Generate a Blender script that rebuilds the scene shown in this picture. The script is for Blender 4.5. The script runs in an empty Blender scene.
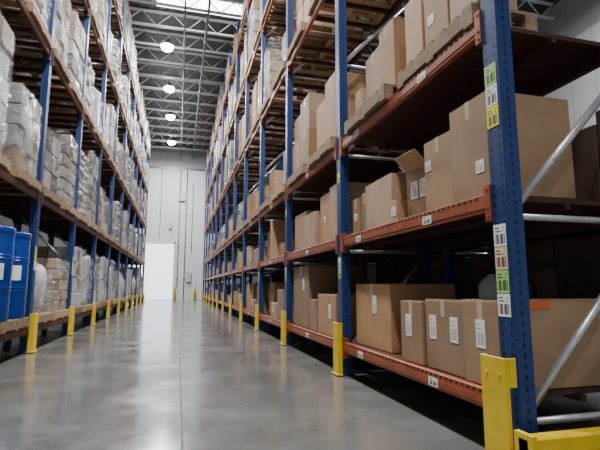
import bpy, math, random
from mathutils import Vector, noise
R = random.Random(7)
COL = bpy.context.scene.collection

# ------------------------------------------------------------------ materials
def newmat(name):
    m = bpy.data.materials.new(name); m.use_nodes = True
    nt = m.node_tree
    return m, nt, nt.nodes['Principled BSDF']

def mth(nt, op, a, b=None, c=None):
    n = nt.nodes.new('ShaderNodeMath'); n.operation = op
    for i, v in enumerate((a, b, c)):
        if v is None: continue
        if isinstance(v, (int, float)): n.inputs[i].default_value = v
        else: nt.links.new(v, n.inputs[i])
    return n.outputs[0]

def mixc(nt, fac, a, b):
    n = nt.nodes.new('ShaderNodeMix'); n.data_type = 'RGBA'
    if isinstance(fac, (int, float)): n.inputs[0].default_value = fac
    else: nt.links.new(fac, n.inputs[0])
    for idx, v in ((6, a), (7, b)):
        if isinstance(v, tuple): n.inputs[idx].default_value = (*v, 1)
        else: nt.links.new(v, n.inputs[idx])
    return n.outputs[2]

def coords(nt, kind='Object'):
    return nt.nodes.new('ShaderNodeTexCoord').outputs[kind]

def noise_tex(nt, vec, scale, detail=4, rough=.55):
    n = nt.nodes.new('ShaderNodeTexNoise'); n.inputs['Scale'].default_value = scale
    n.inputs['Detail'].default_value = detail; n.inputs['Roughness'].default_value = rough
    nt.links.new(vec, n.inputs['Vector']); return n.outputs['Fac']

def bump(nt, b, h, strength=.3, dist=.01):
    n = nt.nodes.new('ShaderNodeBump'); n.inputs['Strength'].default_value = strength
    n.inputs['Distance'].default_value = dist
    nt.links.new(h, n.inputs['Height']); nt.links.new(n.outputs[0], b.inputs['Normal'])

def simple(name, c1, c2=None, scale=8, rough=.5, metal=0, bmp=.1, rnd=0.0, sat=0.0):
    m, nt, b = newmat(name)
    if c2 is None: c2 = tuple(x*.8 for x in c1)
    f = noise_tex(nt, coords(nt), scale)
    r = nt.nodes.new('ShaderNodeMapRange'); r.inputs[1].default_value = .3; r.inputs[2].default_value = .7
    nt.links.new(f, r.inputs[0])
    col = mixc(nt, r.outputs[0], c1, c2)
    if rnd:
        oi = nt.nodes.new('ShaderNodeObjectInfo').outputs['Random']
        v = mth(nt, 'MULTIPLY_ADD', oi, 2*rnd, 1-rnd)
        h = nt.nodes.new('ShaderNodeHueSaturation'); nt.links.new(v, h.inputs['Value']); nt.links.new(col, h.inputs['Color'])
        if sat: nt.links.new(mth(nt, 'MULTIPLY_ADD', mth(nt, 'FRACT', mth(nt, 'MULTIPLY', oi, 7.3)), 2*sat, 1-sat), h.inputs['Saturation'])
        col = h.outputs[0]
    nt.links.new(col, b.inputs['Base Color'])
    b.inputs['Roughness'].default_value = rough; b.inputs['Metallic'].default_value = metal
    if bmp: bump(nt, b, f, bmp)
    return m

M_CARD = simple('cardboard', (.40, .255, .15), (.30, .19, .11), 3, .6, rnd=.32, bmp=.14, sat=.2)
M_CARD2 = simple('cardboard_flaps', (.43, .28, .17), (.33, .215, .13), 4, .6, rnd=.2, bmp=.05, sat=.2)
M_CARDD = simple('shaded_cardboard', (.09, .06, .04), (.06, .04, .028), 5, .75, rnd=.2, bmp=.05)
M_TAPE = simple('packing_tape', (.56, .44, .30), (.50, .39, .27), 20, .18)
M_WOOD = simple('pallet_wood', (.42, .29, .175), (.22, .15, .09), 14, .8, rnd=.3)
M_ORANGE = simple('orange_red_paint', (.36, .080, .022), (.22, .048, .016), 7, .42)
M_RUST_SHADED = simple('shaded_rust_paint', (.055, .018, .010), (.035, .012, .008), 9, .6)  # shade of the unlit decks and rear beams put into the colour
M_ORANGE_SHADED = simple('shaded_orange_paint', (.13, .044, .025), (.085, .030, .017), 9, .5)  # beam orange darkened to carry the dimmer light on the left rack
M_GALV = simple('galvanised_steel', (.60, .61, .63), (.44, .45, .47), 30, .33, .6)
M_YEL = simple('yellow_paint', (.80, .56, .012), (.64, .44, .012), 9, .42)
M_DRUM = simple('blue_plastic', (.002, .046, .28), (.002, .038, .24), 4, .28, bmp=0)
M_BLACK = simple('black_plastic', (.02, .02, .022), None, 8, .4)
M_WHITEP = simple('white_plastic', (.66, .67, .68), (.58, .59, .61), 6, .35)
M_SACK = simple('woven_sack', (.50, .49, .47), (.26, .25, .235), 9, .45, rnd=.3, bmp=.4)
M_GC = [simple('grey_white_carton', (.38, .37, .36), (.27, .26, .25), 7, .5, rnd=.3),
        simple('dull_grey_carton', (.10, .098, .095), (.06, .058, .055), 7, .5, rnd=.3),
        simple('beige_carton', (.28, .20, .13), (.19, .14, .09), 7, .5, rnd=.3)]
M_BC = [simple('wrapped_brown_carton', (.36, .25, .16), (.28, .195, .125), 7, .5, rnd=.2),
        simple('wrapped_tan_carton', (.44, .33, .23), (.36, .27, .18), 7, .5, rnd=.2),
        simple('wrapped_dark_carton', (.20, .135, .085), (.15, .10, .065), 7, .5, rnd=.2)]
M_PAPER = simple('white_paper', (.80, .80, .78), (.72, .72, .7), 30, .7)
M_STEELW = simple('joist_paint', (.50, .52, .54), (.38, .40, .42), 6, .5, .1)
M_PIPE = simple('pipe_grey', (.16, .17, .19), None, 6, .4, .4)
M_REDP = simple('red_orange_tape', (.65, .13, .03), None, 9, .5)
M_SLOT = simple('slot_shadow', (.02, .008, .006), None, 9, .9)

# wrap film
m, nt, b = newmat('stretch_wrap')
mp = nt.nodes.new('ShaderNodeMapping'); mp.inputs['Scale'].default_value = (1, 1, 3.6); mp.inputs['Rotation'].default_value = (.35, 0, 0); nt.links.new(coords(nt), mp.inputs[0])
f = noise_tex(nt, mp.outputs[0], 5, 8, .75)
b.inputs['Base Color'].default_value = (.80, .82, .85, 1)
b.inputs['Roughness'].default_value = .10
b.inputs['Specular IOR Level'].default_value = 1.0
r = nt.nodes.new('ShaderNodeMapRange'); r.inputs[1].default_value = .47; r.inputs[2].default_value = .70; r.inputs[3].default_value = .05; r.inputs[4].default_value = .68
nt.links.new(f, r.inputs[0]); nt.links.new(r.outputs[0], b.inputs['Alpha'])
bump(nt, b, f, 1.0, .09)
M_WRAP = m

def post_mat():
    m, nt, b = newmat('blue_paint_perforated')
    co = coords(nt); s = nt.nodes.new('ShaderNodeSeparateXYZ'); nt.links.new(co, s.inputs[0])
    g = nt.nodes.new('ShaderNodeNewGeometry'); gs = nt.nodes.new('ShaderNodeSeparateXYZ'); nt.links.new(g.outputs['Normal'], gs.inputs[0])
    xface = mth(nt, 'GREATER_THAN', mth(nt, 'ABSOLUTE', gs.outputs[0]), .5)
    dz = mth(nt, 'MULTIPLY', mth(nt, 'SUBTRACT', mth(nt, 'FRACT', mth(nt, 'MULTIPLY', s.outputs[2], 18)), .5), .0555)
    dy = mth(nt, 'SUBTRACT', mth(nt, 'ABSOLUTE', s.outputs[1]), .036)
    dx = s.outputs[0]
    def dist(a, k=.6):
        return mth(nt, 'SQRT', mth(nt, 'ADD', mth(nt, 'MULTIPLY', a, a), mth(nt, 'MULTIPLY', mth(nt, 'MULTIPLY', dz, k), mth(nt, 'MULTIPLY', dz, k))))
    h1 = mth(nt, 'MULTIPLY', mth(nt, 'LESS_THAN', dist(dy), .0095), xface)
    h2 = mth(nt, 'MULTIPLY', mth(nt, 'LESS_THAN', dist(dx), .009), mth(nt, 'SUBTRACT', 1, xface))
    hole = mth(nt, 'ADD', h1, h2)
    n = noise_tex(nt, co, 7)
    col = mixc(nt, n, (.005, .028, .125), (.008, .042, .175))
    nt.links.new(mixc(nt, hole, col, (.001, .001, .003)), b.inputs['Base Color'])
    b.inputs['Roughness'].default_value = .42
    return m
M_POST = post_mat()

def label_mat(name, base, ink=(.03, .03, .03)):
    m, nt, b = newmat(name)
    s = nt.nodes.new('ShaderNodeSeparateXYZ'); nt.links.new(coords(nt, 'Generated'), s.inputs[0])
    u = mth(nt, 'ADD', s.outputs[0], s.outputs[1]); z = s.outputs[2]
    wn = nt.nodes.new('ShaderNodeTexWhiteNoise'); wn.noise_dimensions = '1D'
    nt.links.new(mth(nt, 'FLOOR', mth(nt, 'MULTIPLY', u, 22)), wn.inputs['W'])
    bars = mth(nt, 'GREATER_THAN', wn.outputs['Value'], .42)
    zb = mth(nt, 'MULTIPLY', mth(nt, 'GREATER_THAN', z, .10), mth(nt, 'LESS_THAN', z, .55))
    wl = nt.nodes.new('ShaderNodeTexWhiteNoise'); wl.noise_dimensions = '2D'
    cb = nt.nodes.new('ShaderNodeCombineXYZ')
    nt.links.new(mth(nt, 'FLOOR', mth(nt, 'MULTIPLY', u, 9)), cb.inputs[0]); nt.links.new(mth(nt, 'FLOOR', mth(nt, 'MULTIPLY', z, 14)), cb.inputs[1])
    nt.links.new(cb.outputs[0], wl.inputs['Vector'])
    zl = mth(nt, 'MULTIPLY', mth(nt, 'GREATER_THAN', z, .62), mth(nt, 'LESS_THAN', z, .92))
    alt = mth(nt, 'GREATER_THAN', mth(nt, 'FRACT', mth(nt, 'MULTIPLY', z, 7)), .5)
    txt = mth(nt, 'MULTIPLY', mth(nt, 'MULTIPLY', mth(nt, 'GREATER_THAN', wl.outputs['Value'], .4), zl), alt)
    ink_f = mth(nt, 'ADD', mth(nt, 'MULTIPLY', bars, zb), txt)
    fr = mth(nt, 'FRACT', u)
    mg = mth(nt, 'MULTIPLY', mth(nt, 'GREATER_THAN', fr, .1), mth(nt, 'LESS_THAN', fr, .9))
    nt.links.new(mixc(nt, mth(nt, 'MULTIPLY', mth(nt, 'MULTIPLY', ink_f, mg), .88), base, ink), b.inputs['Base Color'])
    b.inputs['Roughness'].default_value = .45
    return m
M_LABW = label_mat('printed_label_white', (.84, .84, .82))
M_LABS = label_mat('shipping_label_paper', (.84, .84, .83), (.38, .38, .38))
M_LABY = label_mat('printed_label_yellow', (.85, .74, .04))
M_LABG = label_mat('printed_label_green', (.36, .66, .16))
M_LABP = label_mat('printed_label_peach', (.82, .58, .38))

# floor
m, nt, b = newmat('polished_concrete')
co = coords(nt)
n1 = noise_tex(nt, co, .35, 6, .55); n2 = noise_tex(nt, co, 1.6, 8, .62); n3 = noise_tex(nt, co, 9, 6, .7)
c = mixc(nt, n1, (.085, .083, .078), (.150, .147, .138))
r = nt.nodes.new('ShaderNodeMapRange'); r.inputs[1].default_value = .42; r.inputs[2].default_value = .70; nt.links.new(n2, r.inputs[0])
c = mixc(nt, mth(nt, 'MULTIPLY', r.outputs[0], .4), c, (.23, .226, .215))
c = mixc(nt, mth(nt, 'MULTIPLY', mth(nt, 'GREATER_THAN', n3, .66), .35), c, (.06, .058, .054))
s = nt.nodes.new('ShaderNodeSeparateXYZ'); nt.links.new(co, s.inputs[0])
j1 = mth(nt, 'LESS_THAN', mth(nt, 'ABSOLUTE', mth(nt, 'ADD', mth(nt, 'SUBTRACT', s.outputs[0], .06), mth(nt, 'MULTIPLY', mth(nt, 'SUBTRACT', n2, .5), .014))), .0060)
c = mixc(nt, mth(nt, 'MULTIPLY', j1, .95), c, (.012, .012, .012))
nt.links.new(c, b.inputs['Base Color'])
nt.links.new(mth(nt, 'ADD', mth(nt, 'MULTIPLY_ADD', r.outputs[0], .14, .12), mth(nt, 'MULTIPLY', j1, .5)), b.inputs['Roughness'])
b.inputs['Specular IOR Level'].default_value = 1.0
bump(nt, b, n2, .06, .03)
M_FLOOR = m

# wall panels
m, nt, b = newmat('insulated_wall_panel')
co = coords(nt); s = nt.nodes.new('ShaderNodeSeparateXYZ'); nt.links.new(co, s.inputs[0])
sx = mth(nt, 'ADD', s.outputs[0], s.outputs[1])
seam = mth(nt, 'LESS_THAN', mth(nt, 'FRACT', mth(nt, 'ADD', sx, .2)), .025)
c = mixc(nt, noise_tex(nt, co, .8), (.50, .54, .57), (.59, .63, .66))
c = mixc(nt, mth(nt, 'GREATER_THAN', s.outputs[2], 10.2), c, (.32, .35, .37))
nt.links.new(mixc(nt, mth(nt, 'MULTIPLY', seam, .45), c, (.14, .15, .16)), b.inputs['Base Color'])
b.inputs['Roughness'].default_value = .5
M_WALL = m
M_DECKC = simple('roof_deck', (.06, .065, .072), (.04, .044, .05), 3, .6)
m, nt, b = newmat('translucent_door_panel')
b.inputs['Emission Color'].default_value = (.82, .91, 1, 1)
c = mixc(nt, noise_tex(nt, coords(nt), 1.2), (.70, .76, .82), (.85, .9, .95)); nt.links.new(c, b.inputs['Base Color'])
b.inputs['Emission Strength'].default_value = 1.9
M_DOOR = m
def emis(name, col, st):
    m, nt, b = newmat(name)
    b.inputs['Base Color'].default_value = (*col, 1); b.inputs['Emission Color'].default_value = (*col, 1)
    b.inputs['Emission Strength'].default_value = st; return m
M_LENS = emis('lamp_lens', (1, .98, .95), 120)
M_SKY = emis('skylight_panel', (.9, .96, 1), 12)

# ------------------------------------------------------------------ mesh tools
class MB:
    def __init__(s): s.v = []; s.f = []; s.m = []; s.sm = []
    def box(s, x0, x1, y0, y1, z0, z1, m=0, bev=0):
        if x0 > x1: x0, x1 = x1, x0
        k = len(s.v)
        if not bev:
            s.v += [(x0,y0,z0),(x1,y0,z0),(x1,y1,z0),(x0,y1,z0),(x0,y0,z1),(x1,y0,z1),(x1,y1,z1),(x0,y1,z1)]
            fs = [(0,3,2,1),(4,5,6,7),(0,1,5,4),(1,2,6,5),(2,3,7,6),(3,0,4,7)]
            s.f += [tuple(k+i for i in f) for f in fs]; s.m += [m]*6; s.sm += [0]*6; return s
        X = (x0, x1); Y = (y0, y1); Z = (z0, z1); idx = {}
        for i in (0,1):
            for j in (0,1):
                for l in (0,1):
                    p = [X[i], Y[j], Z[l]]; sg = [1-2*i, 1-2*j, 1-2*l]
                    for ax in range(3):
                        q = [p[t] + (0 if t == ax else sg[t]*bev) for t in range(3)]
                        idx[(i,j,l,ax)] = len(s.v); s.v.append(tuple(q))
        cen = Vector(((x0+x1)/2, (y0+y1)/2, (z0+z1)/2))
        def add(fl):
            P = [Vector(s.v[a]) for a in fl]; n = (P[1]-P[0]).cross(P[2]-P[0])
            mid = sum(P, Vector())/len(P)
            if n.dot(mid-cen) < 0: fl = fl[::-1]
            s.f.append(tuple(fl)); s.m.append(m); s.sm.append(0)
        for ax in range(3):
            for side in (0,1):
                o = [(0,0),(1,0),(1,1),(0,1)]; fl = []
                for a, b_ in o:
                    t = [a, b_]; t.insert(ax, side); fl.append(idx[(t[0],t[1],t[2],ax)])
                add(fl)
        for ax in range(3):
            o1, o2 = [t for t in range(3) if t != ax]
            for a in (0,1):
                for b_ in (0,1):
                    c0 = [0,0,0]; c0[o1] = a; c0[o2] = b_; c1 = list(c0); c1[ax] = 1
                    add([idx[(*c0,o1)], idx[(*c1,o1)], idx[(*c1,o2)], idx[(*c0,o2)]])
        for i in (0,1):
            for j in (0,1):
                for l in (0,1): add([idx[(i,j,l,0)], idx[(i,j,l,1)], idx[(i,j,l,2)]])
        return s
    def cyl(s, p0, p1, r0, r1=None, n=12, m=0, cap=True):
        if r1 is None: r1 = r0
        p0 = Vector(p0); p1 = Vector(p1); d = (p1-p0).normalized()
        a = d.orthogonal().normalized(); b_ = d.cross(a); k = len(s.v)
        for p, r in ((p0, r0), (p1, r1)):
            for i in range(n):
                t = 2*math.pi*i/n; s.v.append(tuple(p + a*r*math.cos(t) + b_*r*math.sin(t)))
        for i in range(n):
            j = (i+1) % n; s.f.append((k+i, k+j, k+n+j, k+n+i)); s.m.append(m); s.sm.append(1)
        if cap:
            s.f.append(tuple(k+i for i in range(n))[::-1]); s.f.append(tuple(k+n+i for i in range(n))); s.m += [m, m]; s.sm += [0, 0]
        return s
    def lathe(s, prof, cx=0, cy=0, n=32, m=0):
        k = len(s.v)
        for r, z in prof:
            for i in range(n):
                t = 2*math.pi*i/n; s.v.append((cx+r*math.cos(t), cy+r*math.sin(t), z))
        for q in range(len(prof)-1):
            for i in range(n):
                j = (i+1) % n; s.f.append((k+q*n+i, k+q*n+j, k+(q+1)*n+j, k+(q+1)*n+i)); s.m.append(m); s.sm.append(1)
        s.f.append(tuple(k+i for i in range(n))[::-1]); s.f.append(tuple(k+(len(prof)-1)*n+i for i in range(n))); s.m += [m, m]; s.sm += [0, 0]
        return s
    def blob(s, cx, cy, cz, ax, ay, az, e1=.45, e2=.35, nu=14, nv=9, amp=.03, seed=0, m=0):
        k = len(s.v); P = lambda w, e: math.copysign(abs(w)**e, w)
        for j in range(nv+1):
            ph = -math.pi/2 + math.pi*j/nv
            for i in range(nu):
                t = 2*math.pi*i/nu
                d = Vector((P(math.cos(ph), e1)*P(math.cos(t), e2), P(math.cos(ph), e1)*P(math.sin(t), e2), P(math.sin(ph), e1)))
                q = 1 + amp*noise.noise(Vector((d.x*2+seed, d.y*2, d.z*2)))
                s.v.append((cx+d.x*ax*q, cy+d.y*ay*q, cz+d.z*az*q))
        for j in range(nv):
            for i in range(nu):
                i2 = (i+1) % nu; s.f.append((k+j*nu+i, k+j*nu+i2, k+(j+1)*nu+i2, k+(j+1)*nu+i)); s.m.append(m); s.sm.append(1)
        return s
    def mesh(s, name, mats):
        me = bpy.data.meshes.new(name); me.from_pydata(s.v, [], s.f)
        for mt in mats: me.materials.append(mt)
        me.polygons.foreach_set('material_index', s.m); me.polygons.foreach_set('use_smooth', [bool(x) for x in s.sm])
        me.update(); return me

def ob(name, me, loc=(0,0,0), parent=None, label=None, cat=None, group=None, kind=None, rz=0):
    o = bpy.data.objects.new(name, me); COL.objects.link(o)
    o.location = loc
    if rz: o.rotation_euler[2] = rz
    if parent: o.parent = parent
    if label: o['label'] = label
    if cat: o['category'] = cat
    if group: o['group'] = group
    if kind: o['kind'] = kind
    return o

# ------------------------------------------------------------------ room
WY = 36.0; CH = 12.0
ob('floor', MB().box(-14, 14, -8, WY+.2, -.2, 0).mesh('floor', [M_FLOOR]), label='polished grey concrete warehouse floor with a long joint', kind='structure', cat='floor')
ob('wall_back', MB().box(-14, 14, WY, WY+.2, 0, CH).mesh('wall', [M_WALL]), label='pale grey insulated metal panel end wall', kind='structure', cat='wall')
ob('wall_right', MB().box(14, 14.2, -8, WY+.2, 0, CH).mesh('wall', [M_WALL]), label='pale grey metal panel side wall', kind='structure', cat='wall')
ob('wall_left', MB().box(-14.2, -14, -8, WY+.2, 0, CH).mesh('wall', [M_WALL]), label='pale grey metal panel side wall', kind='structure', cat='wall')
ob('wall_light_block', MB().box(4, 14, -8.2, -8, 0, CH).box(-14, -4, -8.2, -8, 0, CH).box(-4, 4, -8.2, -8, 5.5, CH).mesh('wall', [M_WALL]), label='unseen pale panel wall added to limit outside light to a wide opening', kind='structure', cat='wall')  # unseen, added so outside light enters only through the middle opening
cm = MB().box(-14.2, 14.2, -8, WY+.2, CH, CH+.2)
for i in range(70):
    x = -13.9 + i*.4; cm.box(x, x+.14, -8, WY, CH-.045, CH)
ob('ceiling', cm.mesh('ceiling', [M_DECKC]), label='ribbed dark steel roof deck', kind='structure', cat='ceiling')
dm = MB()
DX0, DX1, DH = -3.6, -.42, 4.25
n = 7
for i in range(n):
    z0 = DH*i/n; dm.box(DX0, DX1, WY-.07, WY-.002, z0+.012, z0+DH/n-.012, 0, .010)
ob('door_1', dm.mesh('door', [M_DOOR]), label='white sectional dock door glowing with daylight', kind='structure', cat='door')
tm = MB().box(DX0-.14, DX0-.005, WY-.12, WY-.002, 0, DH+.14).box(DX1+.005, DX1+.14, WY-.12, WY-.002, 0, DH+.14).box(DX0-.14, DX1+.14, WY-.12, WY-.002, DH+.005, DH+.16)
ob('trim_1', tm.mesh('trim', [M_WHITEP]), label='pale steel dock door frame', kind='structure', cat='door frame')
ob('trim_2', MB().box(-13.9, 13.9, WY-.05, WY-.002, 10.15, 10.3).mesh('trim', [M_PIPE]), label='grey horizontal wall rail', kind='structure', cat='trim')
for x, z0, z1, r_ in ((.42, .1, 10.1, .035), (-.08, .9, 10.1, .03), (.9, 3.5, 9, .02), (-1.5, 4.6, 10.1, .02)):
    c_ = MB().cyl((0,0,z0), (0,0,z1), r_, n=10)
    for z in (1.5, 4, 6.5, 8.8):
        if z0 < z < z1: c_.box(-.07, .07, .0, .058, z, z+.06)
    ob('wall_conduit', c_.mesh('conduit', [M_PIPE]), (x, WY-.06, 0), label='grey vertical conduit clipped to the end wall', cat='pipe')
for x, z, w, h in ((.42+.35, 1.3, .4, .7), (.05, 7.6, .5, .3), (-.7, 5.4, .25, .35)):
    p = ob('control_box', MB().box(-w/2, w/2, -.16, 0, 0, h, 0, .015).mesh('cb', [M_PIPE]), (x, WY-.002, z), label='grey steel electrical box fixed to the end wall', cat='electrical box')
    ob('box_door', MB().box(-w/2+.03, w/2-.03, -.172, -.16, .03, h-.03).mesh('cbd', [M_STEELW]), (0,0,0), p)
for x in (-.22, 1.25):
    prof = [(.09, 0), (.09, 1.0), (.075, 1.05), (.04, 1.09)]
    ob('bollard', MB().lathe(prof, n=20).mesh('bollard', [M_YEL]), (x, WY-.6, 0), label='yellow steel bollard before the end wall', cat='bollard')

def joist():
    j = MB(); L = 13.8
    for sgn in (-1, 1):
        j.box(-L, L, sgn*.035-.025, sgn*.035+.025, -.06, 0); j.box(-L, L, sgn*.035-.025, sgn*.035+.025, -.66, -.60)
    k = int(2*L/.6)
    for i in range(k):
        xa = -L + i*.6
        a, b_ = ((-.03, -.62) if i % 2 == 0 else (-.62, -.03))
        j.cyl((xa, 0, a), (xa+.6, 0, b_), .022, n=6)
    return j.mesh('joist', [M_STEELW])
JM = joist(); y = 10.2
while y < WY-.5:
    ob('roof_joist', JM, (0, y, CH-.046), label='open-web painted steel roof joist under the deck', cat='roof joist', group='roof joists'); y += 1.5
for x in (-6.5, 6.5):
    ob('roof_girder', MB().box(-.1, .1, 0, 44, -.02, 0).box(-.1, .1, 0, 44, -.35, -.33).box(-.01, .01, 0, 44, -.33, -.02).mesh('girder', [M_STEELW]), (x, -8, CH-.72), label='steel I-beam girder under the joists', cat='girder', group='roof girders')
for x in (-.1, .75):
    pm = MB().cyl((0,10,0), (0,WY,0), .035 if x < 0 else .05, n=10)
    for q in range(8): pm.cyl((0,11+q*3.3,.02), (0,11+q*3.3,.55), .008, n=5)
    ob('sprinkler_pipe', pm.mesh('pipe', [M_PIPE]), (x, 0, CH-.78), label='long grey overhead sprinkler pipe', cat='pipe')
ob('window_1', MB().box(-1.2, 2.4, 16.4, 17.3, CH-.07, CH-.046).mesh('skylight', [M_SKY]), label='bright rectangular skylight panel in the roof', kind='structure', cat='skylight')

hm = MB().lathe([(.05, .30), (.08, .28), (.10, .16), (.24, .04), (.255, 0), (.245, 0)], n=24).mesh('housing', [M_PIPE])
lm = MB().lathe([(.08, -.20), (.16, -.18), (.235, -.10), (.26, 0), (.235, .005)], n=24).mesh('lens', [M_LENS])
wm = MB().cyl((0,0,.3), (0,0,.84), .008, n=6).mesh('cable', [M_BLACK])
def lamp(x, y, z=11.1, power=420):
    e = ob('high_bay_lamp', hm, (x, y, z), label='round high-bay warehouse lamp hung on a cable', cat='ceiling lamp', group='high-bay lamps')
    ob('lamp_lens', lm, (0,0,0), e); ob('cable', wm, (0,0,0), e)
    l = bpy.data.lights.new('lamp_light', 'AREA'); l.shape = 'DISK'; l.size = .35; l.energy = power; l.color = (.99, .985, .97)
    lo = bpy.data.objects.new('lamp_light', l); COL.objects.link(lo); lo.location = (0, 0, -.21); lo.parent = e
for y, p in ((-4.5, 240), (-.5, 480), (3.5, 680), (7.5, 620), (12.0, 540), (18.8, 520), (23.0, 620), (27.0, 720), (32.0, 880)): lamp(-.8 if y > 10 else -.2, y, power=p)
lamp(12.2, 6.5, power=1900)  # extra lamp added out of view to brighten the right wall

# ------------------------------------------------------------------ racks
PW, PD = .13, .10
def post_mesh(H, d):
    t = .006; b = MB()
    b.box(-PD/2*d, (-PD/2+t)*d, -PW/2, PW/2, .01, H)
    b.box(-PD/2*d, PD/2*d, -PW/2, -PW/2+t, .01, H); b.box(-PD/2*d, PD/2*d, PW/2-t, PW/2, .01, H)
    b.box((PD/2-t)*d, PD/2*d, -PW/2, -PW/2+.03, .01, H); b.box((PD/2-t)*d, PD/2*d, PW/2-.03, PW/2, .01, H)
    return b.mesh('post', [M_POST])
foot_me = MB().box(-.09, .09, -.09, .09, 0, .010).cyl((.065,-.065,.01), (.065,-.065,.035), .012, n=8).cyl((-.065,.065,.01), (-.065,.065,.035), .012, n=8).mesh('foot', [M_POST])
def brace_mesh(depth, H, d, k0=0, k1=99):
    b = MB(); z = .23; k = 0
    while z < H-.1:
        if k0 <= k <= k1: b.cyl((.05*d, 0, z), ((depth-.05)*d, 0, z), .020, n=10)
        if z+1.12 < H and k0 <= k <= k1:
            b.cyl((.06*d, .0, z+.01), ((depth-.06)*d, 0, z+1.03), .024, n=10)
        z += 1.12; k += 1
    return b.mesh('bracing', [M_GALV])
def beam_mesh(L, d, mat):
    b = MB()
    b.box(0, .045*d, .015, L-.015, -.11, 0, 0, .004)
    b.box(.0, -.004*d, .015, L-.015, -.085, -.045)
    y = .12
    while y < L-.14:
        b.box(0, -.0012*d, y, y+.028, -.026, -.010, 1); y += .06
    for y0 in (0, L-.05):
        b.box(-.010*d, .05*d, y0, y0+.05, -.17, .045)
        for z in (-.14, -.09, .02): b.cyl((-.016*d, y0+.025, z), (-.009*d, y0+.025, z), .009, n=8)
    return b.mesh('beam', [mat, M_SLOT])
def deck_mesh(L, depth, d):
    b = MB(); y = .04
    while y < L-.06:
        b.box(.046*d, (depth-.046)*d, y, y+.05, -.035, -.004); y += .053
    b.box(.046*d, .075*d, .02, L-.02, -.06, -.036); b.box(depth/2*d, (depth/2+.04)*d, .02, L-.02, -.075, -.036)
    return b.mesh('deck', [M_RUST_SHADED])
def bars_mesh(L, depth, d):
    b = MB()
    for i in range(6):
        y = L*(i+.5)/6; b.box(.046*d, (depth-.046)*d, y-.02, y+.02, -.06, -.004)
    return b.mesh('bars', [M_RUST_SHADED])
tag_me = MB().box(-.0015, 0, -.06, .06, -.03, .03).mesh('tag', [M_LABW])

def rack(xf, d, depth, posts, levels, decks, H, label, nind, mat):
    root = bpy.data.objects.new('pallet_rack', None); COL.objects.link(root); root.location = (xf, posts[0], 0)
    root['label'] = label; root['category'] = 'pallet rack'; root['group'] = 'warehouse pallet racking'
    pm = post_mesh(H, d); pr = post_mesh(H, -d); br = brace_mesh(depth, H, d)
    for i, y in enumerate(posts):
        first = (i == 0 and H > 5)
        f = ob('upright_frame', brace_mesh(depth, H, d, 0, 1) if first else br, (0, y-posts[0], 0), root, label='galvanised zigzag bracing between blue posts')
        if first: ob('upper_bracing', brace_mesh(depth, H, d, 3, 99), (0,0,0), f)
        ob('post', pm, (PD/2*d, 0, 0), f, label='blue perforated steel post'); ob('post', pr, ((depth-PD/2)*d, 0, 0), f, label='blue perforated steel post')
        ob('foot_plate', foot_me, (PD/2*d, 0, 0), f); ob('foot_plate', foot_me, ((depth-PD/2)*d, 0, 0), f)
    cache = {}; rest = MB()
    for i in range(len(posts)-1):
        L = round(posts[i+1]-posts[i]-PW, 3)
        if L not in cache:
            cache[L] = (beam_mesh(L, d, mat), beam_mesh(L, -d, M_RUST_SHADED), deck_mesh(L, depth, d), bars_mesh(L, depth, d))
        bf, bb, dk, bs = cache[L]; y0 = posts[i]-posts[0]+PW/2
        for li, z in enumerate(levels):
            if i < nind:
                o = ob('beam', bf, (0, y0, z), root, label='rust-red steel load beam')
                if i < 4 and li < 3 and nind > 3 and d > 0:
                    for q in ((.28, .80) if i == 0 else (.5,)):
                        ob('location_tag', tag_me, (-.0045*d, L*q, -.065), o, label='white barcode tag')
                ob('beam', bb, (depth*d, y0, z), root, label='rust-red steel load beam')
            else:
                for me, x in ((bf, 0), (bb, depth*d)):
                    k = len(rest.v); rest.v += [(v.co.x+x, v.co.y+y0, v.co.z+z) for v in me.vertices]
                    rest.f += [tuple(k+a for a in p.vertices) for p in me.polygons]; rest.m += [p.material_index for p in me.polygons]; rest.sm += [0]*len(me.polygons)
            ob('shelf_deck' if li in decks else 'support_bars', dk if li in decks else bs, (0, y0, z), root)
    if rest.v:
        ob('beam', rest.mesh('beams', [mat, M_SLOT]), (0,0,0), root, label='rust-red steel load beams', kind='stuff')
    return root

XR, XL = 1.75, -2.08
DEP = 1.10
RP = [2.14 + 2.65*i for i in range(13)]
LP = [2.45, 5.00] + [7.55 + 2.5*i for i in range(10)]
RL = [.36, 1.50, 2.61, 4.92, 7.20, 9.50]
LL = [.38, 2.36, 4.66, 6.95, 9.30]
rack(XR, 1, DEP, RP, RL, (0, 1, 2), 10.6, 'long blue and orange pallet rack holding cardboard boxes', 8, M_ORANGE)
rack(XL, -1, DEP, LP, LL, (), 10.6, 'long blue and shade-darkened orange pallet rack holding wrapped pallets and drums', 10, M_ORANGE_SHADED)
XB = XR+DEP+.25
rack(XB, 1, DEP, RP[:7], [.36, 1.50], (0, 1), 1.9, 'low blue and rust pallet rack standing back to back', 3, M_RUST_SHADED)

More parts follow.
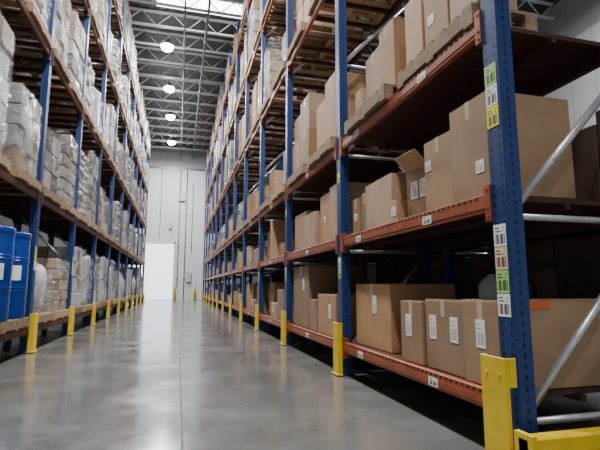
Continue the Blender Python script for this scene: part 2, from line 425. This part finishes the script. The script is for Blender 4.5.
def guard_mesh(d, w, dep):
    b = MB(); t = .008
    b.box(0, t*d, -w, w, 0, .55, 0, .003)
    b.box(t*d, dep*d, -w, -w+t, 0, .55, 0, .003)
    b.box(t*d, dep*d, w-t, w, 0, .55, 0, .003)
    b.box(-.015*d, dep*d, -w-.02, w+.02, 0, .012)
    for y in (-w*.5, w*.5): b.cyl((-.006*d, y, .3), (0, y, .3), .012, n=8)
    return b.mesh('guard', [M_YEL])
def near_guard():
    b = MB(); t = .01; w = .10
    b.box(0, t, -w, w, 0, .57, 0, .003)
    b.box(t, .070, -w, -w+t, 0, .12, 0, .003); b.box(t, .070, -w, -w+t, .42, .57, 0, .003)
    b.box(t, .025, -w, -w+t, .12, .42, 0, .003)
    b.box(t, .04, w-t, w, 0, .57, 0, .003)
    b.box(-.015, .08, -w-.02, w+.02, 0, .012)
    for y in (-w*.5, w*.5): b.cyl((-.006, y, .48), (0, y, .48), .012, n=8)
    return b.mesh('guard', [M_YEL])
gR, gL, g0 = guard_mesh(1, .078, .055), guard_mesh(-1, .085, .075), near_guard()
for i, y in enumerate(RP):
    ob('column_guard', gR if i else g0, (XR-(.062 if i else .10), y if i else y+.01, 0.011), label='yellow steel guard protecting a rack post', cat='column guard', group='yellow column guards')
for y in LP[1:]:
    ob('column_guard', gL, (XL+.082, y, 0.011), label='yellow steel guard protecting a rack post', cat='column guard', group='yellow column guards')
eb = MB().box(0, 1.35, -.04, .04, .15, .235, 0, .01).box(0, 1.35, -.012, .012, .02, .15)
eb.box(0, .03, -.06, .06, 0, .25).box(1.3, 1.34, -.06, .06, 0, .25).box(-.02, 1.4, -.065, .065, 0, .012)
ob('end_barrier', eb.mesh('barrier', [M_YEL]), (XR-.12, RP[0]-.21, 0), label='low yellow steel barrier across the end of the rack', cat='barrier')

def sticker(x, y, z, w, h, mat):
    me = MB().box(-.0016, 0, -w/2, w/2, -h/2, h/2).mesh('post_label', [mat])
    return ob('post_label', me, (x, y, z), label='%s barcode sticker on a blue rack post' % {M_LABW:'white', M_LABY:'yellow', M_LABG:'green', M_LABP:'peach'}[mat], cat='label', group='rack location stickers')
for z, mt in ((2.20, M_LABG), (2.07, M_LABW), (1.94, M_LABY), (1.24, M_LABW), (1.11, M_LABP), (.98, M_LABG), (.85, M_LABW)):
    sticker(XR-.0005, RP[0]+.010, z, .10, .125, mt)
for i in (1, 2, 3):
    for z, mt in ((2.2, M_LABY), (1.22, M_LABW), (1.10, M_LABG)):
        sticker(XR-.0005, RP[i], z, .09, .11, mt)
for i in (2, 3, 4):
    for z, mt in ((1.5, M_LABG), (1.38, M_LABY), (1.26, M_LABW)):
        o = sticker(XL+.0021, LP[i], z, .09, .115, mt)

# ------------------------------------------------------------------ cartons
CC = {}; NC = 0; REST = MB()
def carton_meshes(w, l, h, dark=False):
    k = (round(w, 2), round(l, 2), round(h, 2), dark)
    if k in CC: return CC[k]
    w, l, h, _ = k
    b = MB().box(-w/2, w/2, -l/2, l/2, 0, h-.004, 0, .006)
    g = .003
    if l > w*1.15: b.box(-w/2+.002, -g, -l/2+.002, l/2-.002, h-.004, h, 1).box(g, w/2-.002, -l/2+.002, l/2-.002, h-.004, h, 1)
    else: b.box(-w/2+.002, w/2-.002, -l/2+.002, -g, h-.004, h, 1).box(-w/2+.002, w/2-.002, g, l/2-.002, h-.004, h, 1)
    t = MB(); tw = .025
    if l > w*1.15:
        t.box(-tw, tw, -l/2, l/2, h, h+.001)
        t.box(-tw, tw, l/2, l/2+.001, h-.12, h+.001); t.box(-tw, tw, -l/2-.001, -l/2, h-.12, h+.001)
    else:
        t.box(-w/2, w/2, -tw, tw, h, h+.001); t.box(-w/2-.001, -w/2, -tw, tw, h-.12, h+.001); t.box(w/2, w/2+.001, -tw, tw, h-.12, h+.001)
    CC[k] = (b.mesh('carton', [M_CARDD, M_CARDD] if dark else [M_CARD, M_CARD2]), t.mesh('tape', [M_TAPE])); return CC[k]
LABM = MB().box(-.0015, 0, -.045, .045, -.085, .085).mesh('shipping_label', [M_LABS])
LABS = MB().box(-.0015, 0, -.04, .04, -.04, .04).mesh('shipping_label', [M_LABS])
def carton(x0, x1, y0, y1, z0, z1, labels=(), rz=0, label='plain brown cardboard carton sealed with tape', group='cardboard cartons on the racks', tape=True, sz=None, dark=False):
    global NC
    w, l, h = x1-x0, y1-y0, z1-z0
    bm_, tm_ = carton_meshes(w, l, h, dark)
    o = ob('cardboard_box', bm_, ((x0+x1)/2, (y0+y1)/2, z0), label=label, cat='cardboard box', group=group, rz=rz); NC += 1
    if tape: ob('packing_tape', tm_, (0,0,0), o)
    w = round(w, 2)
    for fy, fz in labels:
        ob('shipping_label', sz or LABM, (-w/2-.0012, (fy-.5)*l, fz*h), o, label='white printed label')
    return o

LW = 'brown cardboard carton with white shipping labels'
# bay 1 level 0 (deck)
z = RL[0]
o4 = carton(1.80, 2.80, 2.25, 2.62, z, z+.51, [(.5, .60)], label='wide brown cardboard carton with white label and orange-red tape patch')
ob('tape_patch', MB().box(-.06, .09, -.0015, 0, -.040, .006).mesh('tp', [M_REDP]), (-.24, -.1862, .50), o4, label='orange-red tape')
carton(1.82, 2.37, 2.64, 3.11, z, z+.50, [(.22, .60), (.78, .60)], label=LW)
carton(1.80, 2.35, 3.14, 3.47, z, z+.48, [(.6, .60)], label=LW, rz=.02)
carton(1.86, 2.55, 3.80, 4.58, z, z+.62, [(.42, .68)], label='large brown cardboard carton with one white label', rz=.02)
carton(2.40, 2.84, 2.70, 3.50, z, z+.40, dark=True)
# bay 1 level 1
z = RL[1]
carton(1.80, 2.42, 2.25, 2.66, z, z+.66, [(.25, .30)], label='tall brown cardboard carton with a small white label', sz=LABS)
carton(1.83, 2.35, 2.70, 3.06, z, z+.56, [(.85, .66)], label='brown cardboard carton with a small white label', sz=LABS, rz=.03)
carton(1.82, 2.38, 3.60, 4.20, z, z+.47, rz=-.012)
carton(1.86, 2.35, 4.24, 4.40, z, z+.43)
carton(1.84, 2.30, 4.42, 4.60, z, z+.40, [(.5, .5)], label=LW, sz=LABS)
carton(1.79, 1.98, 3.46, 3.58, z, z+.20, [(.5, .5)], label='small brown carton with a white label', sz=LABS)
ocm = MB(); w, l, h, t = .42, .32, .42, .006
ocm.box(-w/2, w/2, -l/2, l/2, 0, t).box(-w/2, -w/2+t, -l/2, l/2, 0, h).box(w/2-t, w/2, -l/2, l/2, 0, h).box(-w/2, w/2, -l/2, -l/2+t, 0, h).box(-w/2, w/2, l/2-t, l/2, 0, h)
oc = ob('cardboard_box', ocm.mesh('open', [M_CARD]), (2.08, 3.26, z), label='open brown cardboard carton with flaps raised', cat='cardboard box', group='cardboard cartons on the racks', rz=.05); NC += 1
for sx, ang in ((-1, .75), (1, -1.0)):
    fm = MB().box(min(0, sx*.16), max(0, sx*.16), -l/2, l/2, 0, .005).mesh('flap', [M_CARD2])
    f = ob('flap', fm, (sx*w/2, 0, h), oc); f.rotation_euler[1] = ang
for fsgn, ang in ((-1, 1.1), (1, .60)):
    fm = MB().box(-w/2, w/2, min(0, fsgn*.15), max(0, fsgn*.15), 0, .005).mesh('flap', [M_CARD2])
    f = ob('flap', fm, (0, fsgn*l/2, h), oc); f.rotation_euler[0] = fsgn*ang
for dy in (-.09, .04):
    ob('paper_sheet', MB().box(-.002, 0, -.05, .05, -.15, .0).mesh('ps', [M_LABS]), (-w/2-.001, dy, .32), oc, label='white paperwork stuck on the face')

# pallets
def pallet_mesh(W=1.14, L=1.02):
    b = MB()
    n = 7; bw = .095
    for i in range(n):
        y = -L/2 + (L-bw)*i/(n-1); b.box(-W/2, W/2, y, y+bw, .118, .14, 0)
    for x in (-W/2, -.045, W/2-.09):
        b.box(x, x+.09, -L/2, L/2, .020, .118)
    for i in (0, 3, 6):
        y = -L/2 + (L-bw)*i/(n-1); b.box(-W/2, W/2, y, y+bw, 0, .020)
    return b.mesh('pallet', [M_WOOD])
PM = [pallet_mesh(), pallet_mesh(.50, 1.02)]
def pallet(xc, yc, z, k=0):
    return ob('wooden_pallet', PM[k], (xc, yc, z), label='worn softwood pallet resting on rack beams', cat='pallet', group='wooden pallets', rz=R.uniform(-.012, .012))
PXR = XR+.03+.5
PXL = XL-.03-.5

def wrap_mesh(W, L, h, seed):
    b = MB(); n = 8
    per = []
    for i in range(n): per.append((-W/2+W*i/n, -L/2))
    for i in range(n): per.append((W/2, -L/2+L*i/n))
    for i in range(n): per.append((W/2-W*i/n, L/2))
    for i in range(n): per.append((-W/2, L/2-L*i/n))
    m_ = 12; N = len(per)
    for j in range(m_+1):
        for (x, y) in per:
            q = 1.02+.045*noise.noise(Vector((x*4+seed, y*4, j*.9)))
            b.v.append((x*q, y*q, h*j/m_+.0))
    for j in range(m_):
        for i in range(N):
            i2 = (i+1) % N; b.f.append((j*N+i, j*N+i2, (j+1)*N+i2, (j+1)*N+i)); b.m.append(0); b.sm.append(1)
    return b.mesh('wrap', [M_WRAP])
LOADS = []
W0, L0 = 1.02, .88
def mk_carton_load(ny, nz, h, mats, seed):
    r_ = random.Random(seed); b = MB(); W, L = W0, L0
    for k in range(nz):
        for j in range(ny):
            for i in range(2):
                dx, dy = r_.uniform(-.018, .018), r_.uniform(-.012, .012)
                if k == nz-1 and r_.random() < .2: continue
                b.box(-W/2+W*i/2+.006+dx, -W/2+W*(i+1)/2-.006+dx, -L/2+L*j/ny+.014+dy, -L/2+L*(j+1)/ny-.014+dy, h*k/nz+(.002 if k else 0), h*(k+1)/nz-.018, r_.choice((0, 0, 1, 2)), .014)
    return (b.mesh('load', mats), wrap_mesh(W, L, h*.99, seed), 'stack of cartons bound in clear stretch wrap', 'wrapped_carton_load')
def mk_sack_load(nz, h, seed):
    r_ = random.Random(seed); b = MB(); W, L = W0, L0
    for k in range(nz):
        a = 2 if k % 2 else 3; c_ = 3 if k % 2 else 2
        for i in range(a):
            for j in range(c_):
                b.blob(-W/2+W*(i+.5)/a+r_.uniform(-.03, .03), -L/2+L*(j+.5)/c_+r_.uniform(-.025, .025), h*(k+.5)/nz, W/a/2*1.04, L/c_/2*1.03, h/nz/2*(1.0 if k in (0,) else 1.06), .6, .5, 14, 8, .16, r_.uniform(0, 50))
    return (b.mesh('sacks', [M_SACK]), wrap_mesh(W, L, h*.97, seed), 'stack of white woven sacks bound in stretch wrap', 'wrapped_sack_load')
def mk_bag(h, seed):
    b = MB().blob(0, 0, h/2, .50, .45, h/2, .32, .45, 24, 14, .18, seed)
    for sx in (-1, 1):
        for sy in (-1, 1):
            b.cyl((sx*.36, sy*.32, h*.88), (sx*.30, sy*.22, h+.09), .018, n=6); b.cyl((sx*.30, sy*.22, h+.09), (sx*.22, sy*.32, h*.9), .018, n=6)
    return (b.mesh('bulk_bag', [M_SACK]), wrap_mesh(W0, L0, h*.9, seed), 'bulging white woven bulk bag in plastic wrap', 'bulk_bag')
for args in ((3, 4, 1.55, M_GC, 1), (2, 5, 1.75, M_GC, 2), (3, 5, 1.35, M_BC, 3), (2, 3, 1.2, M_GC, 4), (3, 6, 1.8, M_GC, 5)):
    LOADS.append(mk_carton_load(*args))
LOADS.append(mk_sack_load(6, 1.25, 11)); LOADS.append(mk_sack_load(8, 1.6, 12)); LOADS.append(mk_sack_load(7, 1.45, 13))
LOADS.append(mk_bag(1.0, 3.3)); LOADS.append(mk_bag(1.30, 9.1))
def load(k, xc, yc, z, wrap=True, sc=1):
    b_, w_, lab, nm = LOADS[k]
    o = ob(nm, b_, (xc, yc, z), label=lab, cat='pallet load', group='wrapped pallet loads', rz=R.choice((0, math.pi))+R.uniform(-.03, .03))
    o.scale = (1, 1, sc)
    if w_ and wrap: ob('stretch_wrap', w_, (0,0,0), o, label='clear plastic film')

# right rack, bay 1 level 2 cartons
z = RL[2]; pallet(1.99, 2.78, z, 1); pallet(PXR, 3.98, z)
z += .14
carton(1.82, 2.32, 3.49, 3.79, z, z+.66, rz=.02); carton(1.86, 2.36, 3.84, 4.22, z, z+.60, rz=-.02); carton(1.84, 2.34, 4.29, 4.47, z, z+.34)
carton(1.82, 2.14, 2.32, 2.62, z, z+.46); carton(1.82, 2.14, 2.65, 2.96, z, z+.50, [(.7, .5)], label=LW, sz=LABS, rz=.02); carton(1.82, 2.22, 3.00, 3.27, z, z+.62)
carton(1.83, 2.14, 2.34, 2.90, z+.502, z+.95)
# bay 2 customs
z = RL[0]
carton(1.80, 2.4, 5.10, 5.78, z, z+.50, [(.3, .6)], label=LW, rz=.01); carton(1.80, 2.35, 5.84, 6.20, z, z+.42); carton(1.82, 2.7, 6.30, 7.18, z, z+.90, [(.3, .7)], label=LW)
z = RL[1]
carton(1.82, 2.4, 4.95, 5.33, z, z+.70); carton(1.84, 2.4, 5.38, 5.78, z, z+.66, [(.5, .5)], label=LW, sz=LABS)
carton(1.80, 2.35, 5.90, 6.42, z, z+.50); carton(1.84, 2.35, 6.5, 7.15, z, z+.60, rz=.02)
z = RL[2]; pallet(PXR, 5.46, z); pallet(PXR, 6.70, z); z += .14
carton(1.80, 2.6, 5.00, 5.42, z, z+.88); carton(1.84, 2.6, 5.46, 5.93, z, z+.74, rz=.015)
carton(1.80, 2.3, 6.2, 6.7, z, z+.56); carton(1.80, 2.3, 6.72, 7.18, z, z+.56); carton(1.81, 2.3, 6.21, 6.71, z+.56, z+1.12); carton(1.83, 2.3, 6.75, 7.18, z+.56, z+1.0)

def fill_deck(bay, zl):
    y = RP[bay]+.10; end = RP[bay+1]-.10
    while y < end-.25:
        l = min(R.choice((.26, .36, .5, .62, .8)), end-y-.01); h = R.choice((.28, .38, .45, .55, .68, .8))
        put(1.79+R.uniform(0, .12), .55, y, l, zl, h, True); y += l+R.choice((.02, .06, .12, .28))
def put(x0, w, y, l, z, h, lab):
    global NC
    if NC < 288:
        labs = [(.5, .5)] if lab and R.random() < .5 else []
        carton(x0, x0+w, y, y+l, z, z+h, labs, rz=R.uniform(-.03, .03) if lab else R.uniform(-.008, .008), sz=R.choice((LABM, LABS)) if h > .4 else LABS, label=LW if labs else 'plain brown cardboard carton sealed with tape')
    else:
        REST.box(x0, x0+w, y, y+l, z, z+h, 0, .006)
def fill_pallet(yc, zl, bay, tall):
    pallet(PXR, yc, zl); z = zl+.14
    if bay > 1 and R.random() < (.34 if (bay > 3 and tall) else .15):
        k = R.choice((0, 2, 1, 2, 2, 4, 5)) if tall else 3
        load(k, PXR, yc, z, bay < 8, 1 if tall else .65); return
    nz = R.choice((2, 3, 3)) if tall else 2
    htot = R.uniform(.95, 1.8) if tall else R.uniform(.5, .85)
    hh = round(htot/nz, 2)
    y = yc-.49
    while y < yc+.49-.2:
        l = round(min(R.choice((.30, .38, .48)), yc+.49-y), 2)
        top = nz - (1 if R.random() < .28 else 0); dx = R.uniform(0, .09)
        for k in range(top):
            put(PXR-.46+dx, .78, y, l-.014, z+k*hh, hh-.001, False)
        y += l
order = []
for bay in range(12):
    for li in range(6):
        if bay <= 1 and li < 3: continue
        if bay == 0 and li > 3: continue
        order.append((bay, li))
for bay, li in order:
    if li < 2: fill_deck(bay, RL[li])
    else:
        tall = li > 2
        a = RP[bay]+.10+.53; c_ = RP[bay+1]-.10-.53
        for yc in (a, c_): fill_pallet(yc, RL[li], bay, tall)
ob('cardboard_box', REST.mesh('far_cartons', [M_CARD]), label='rows of brown cardboard cartons stacked along the rack', cat='cardboard box', kind='stuff', group='cardboard cartons on the racks')

# back rack contents
for bay in range(6):
    for li, zl in enumerate((.36, 1.50)):
        y = RP[bay]+.10; end = RP[bay+1]-.10
        while y < end-.35:
            l = min(R.choice((.5, .7, .85)), end-y); h = R.choice((.85, .95, 1.0)) if li == 0 else R.choice((.6, .75, .85))
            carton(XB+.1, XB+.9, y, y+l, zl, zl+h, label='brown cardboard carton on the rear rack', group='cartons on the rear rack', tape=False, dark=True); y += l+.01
def jug(x, y, z, mat=None):
    o = ob('plastic_jug', MB().lathe([(.10, 0), (.11, .03), (.11, .20), (.07, .26), (.03, .28), (.03, .32)], n=20).mesh('jug', [mat or M_WHITEP]), (x, y, z), label='small plastic jug with a black cap' , cat='jug')
    ob('cap', MB().lathe([(.034, .30), (.034, .335)], n=16).mesh('cap', [M_BLACK]), (0,0,0), o)
jug(2.70, 3.62, RL[0]); jug(2.62, 3.36, RL[0]+.40); jug(2.60, 3.0, RL[0]+.40, M_BLACK)

# ------------------------------------------------------------------ left contents
def drum(x, y, z):
    r, h = .31, 1.18; prof = [(r*.97, 0), (r*.99, .006), (r, .02), (r, .03)]
    for zz in (.40, .80): prof += [(r, zz-.045), (r, zz-.035), (r*1.02, zz-.025), (r*1.02, zz-.012), (r, zz-.004), (r, zz+.004), (r*1.02, zz+.012), (r*1.02, zz+.025), (r, zz+.035), (r, zz+.045)]
    prof += [(r, h-.09), (r, h-.075), (r*1.025, h-.065), (r*1.025, h-.06), (r*1.025, h-.015), (r*1.02, h-.01), (r*.99, h), (r*.985, h), (r*.92, h), (r*.915, h), (r*.91, h-.02)]
    o = ob('plastic_drum', MB().lathe(prof, n=64).mesh('drum', [M_DRUM]), (x, y, z), label='tall blue plastic drum with ribbed sides on a pallet', cat='drum', group='blue drums')
    b = MB()
    for s in (-1, 1): b.cyl((s*.12, 0, h-.03), (s*.12, 0, h+.0), .035, n=14)
    ob('bung', b.mesh('bung', [M_BLACK]), (0,0,0), o)
    a = -.75; lb = ob('drum_label', MB().box(0, .006, -.075, .075, .52, .72).mesh('dl', [M_PAPER]), ((r-.002)*math.cos(a), (r-.002)*math.sin(a), 0), o, label='white label'); lb.rotation_euler[2] = a
z = LL[0]
pallet(PXL, 6.88, z); pallet(PXL, 8.22, z)
for x in (-2.36, -3.00):
    drum(x, 6.48, z+.14); drum(x, 7.13, z+.14)
load(8, PXL, 8.20, z+.14, True, .78)
pallet(PXL, 9.36, z); load(2, PXL, 9.36, z+.14, True, .7)
for bi in range(1, len(LP)-1):
    for li, zl in enumerate(LL):
        if li > 2 and bi < 2: continue
        y0, y1 = LP[bi]+.10, LP[bi+1]-.10
        for q, yc in enumerate((y0+.53, y1-.53)):
            if li == 0 and (bi == 1 or bi == 2): continue
            pallet(PXL, yc, zl)
            if li == 0: k = R.choice((3, 5, 8, 9, 0, 2))
            elif li == 1 and bi <= 2: k = (1, 0, 3, 4)[(bi-1)*2+q]
            else: k = R.choice((0, 1, 2, 3, 0, 4, 5, 6, 2, 9))
            load(k, PXL, yc, zl+.14, bi < 8, R.uniform(.8, 1.05) if li != 1 else R.uniform(.75, .98))
# ------------------------------------------------------------------ world, camera
w = bpy.data.worlds.new('World'); bpy.context.scene.world = w; w.use_nodes = True
w.node_tree.nodes['Background'].inputs[0].default_value = (.85, .92, 1, 1); w.node_tree.nodes['Background'].inputs[1].default_value = .38

cam = bpy.data.cameras.new('Camera'); co_ = bpy.data.objects.new('Camera', cam); COL.objects.link(co_)
cam.lens = 27.0; cam.sensor_width = 36; cam.clip_end = 200
co_.location = (0, 0, .95)
co_.rotation_euler = (math.radians(90+7.84), 0, math.radians(-15.04))
bpy.context.scene.camera = co_
print('cartons', NC)
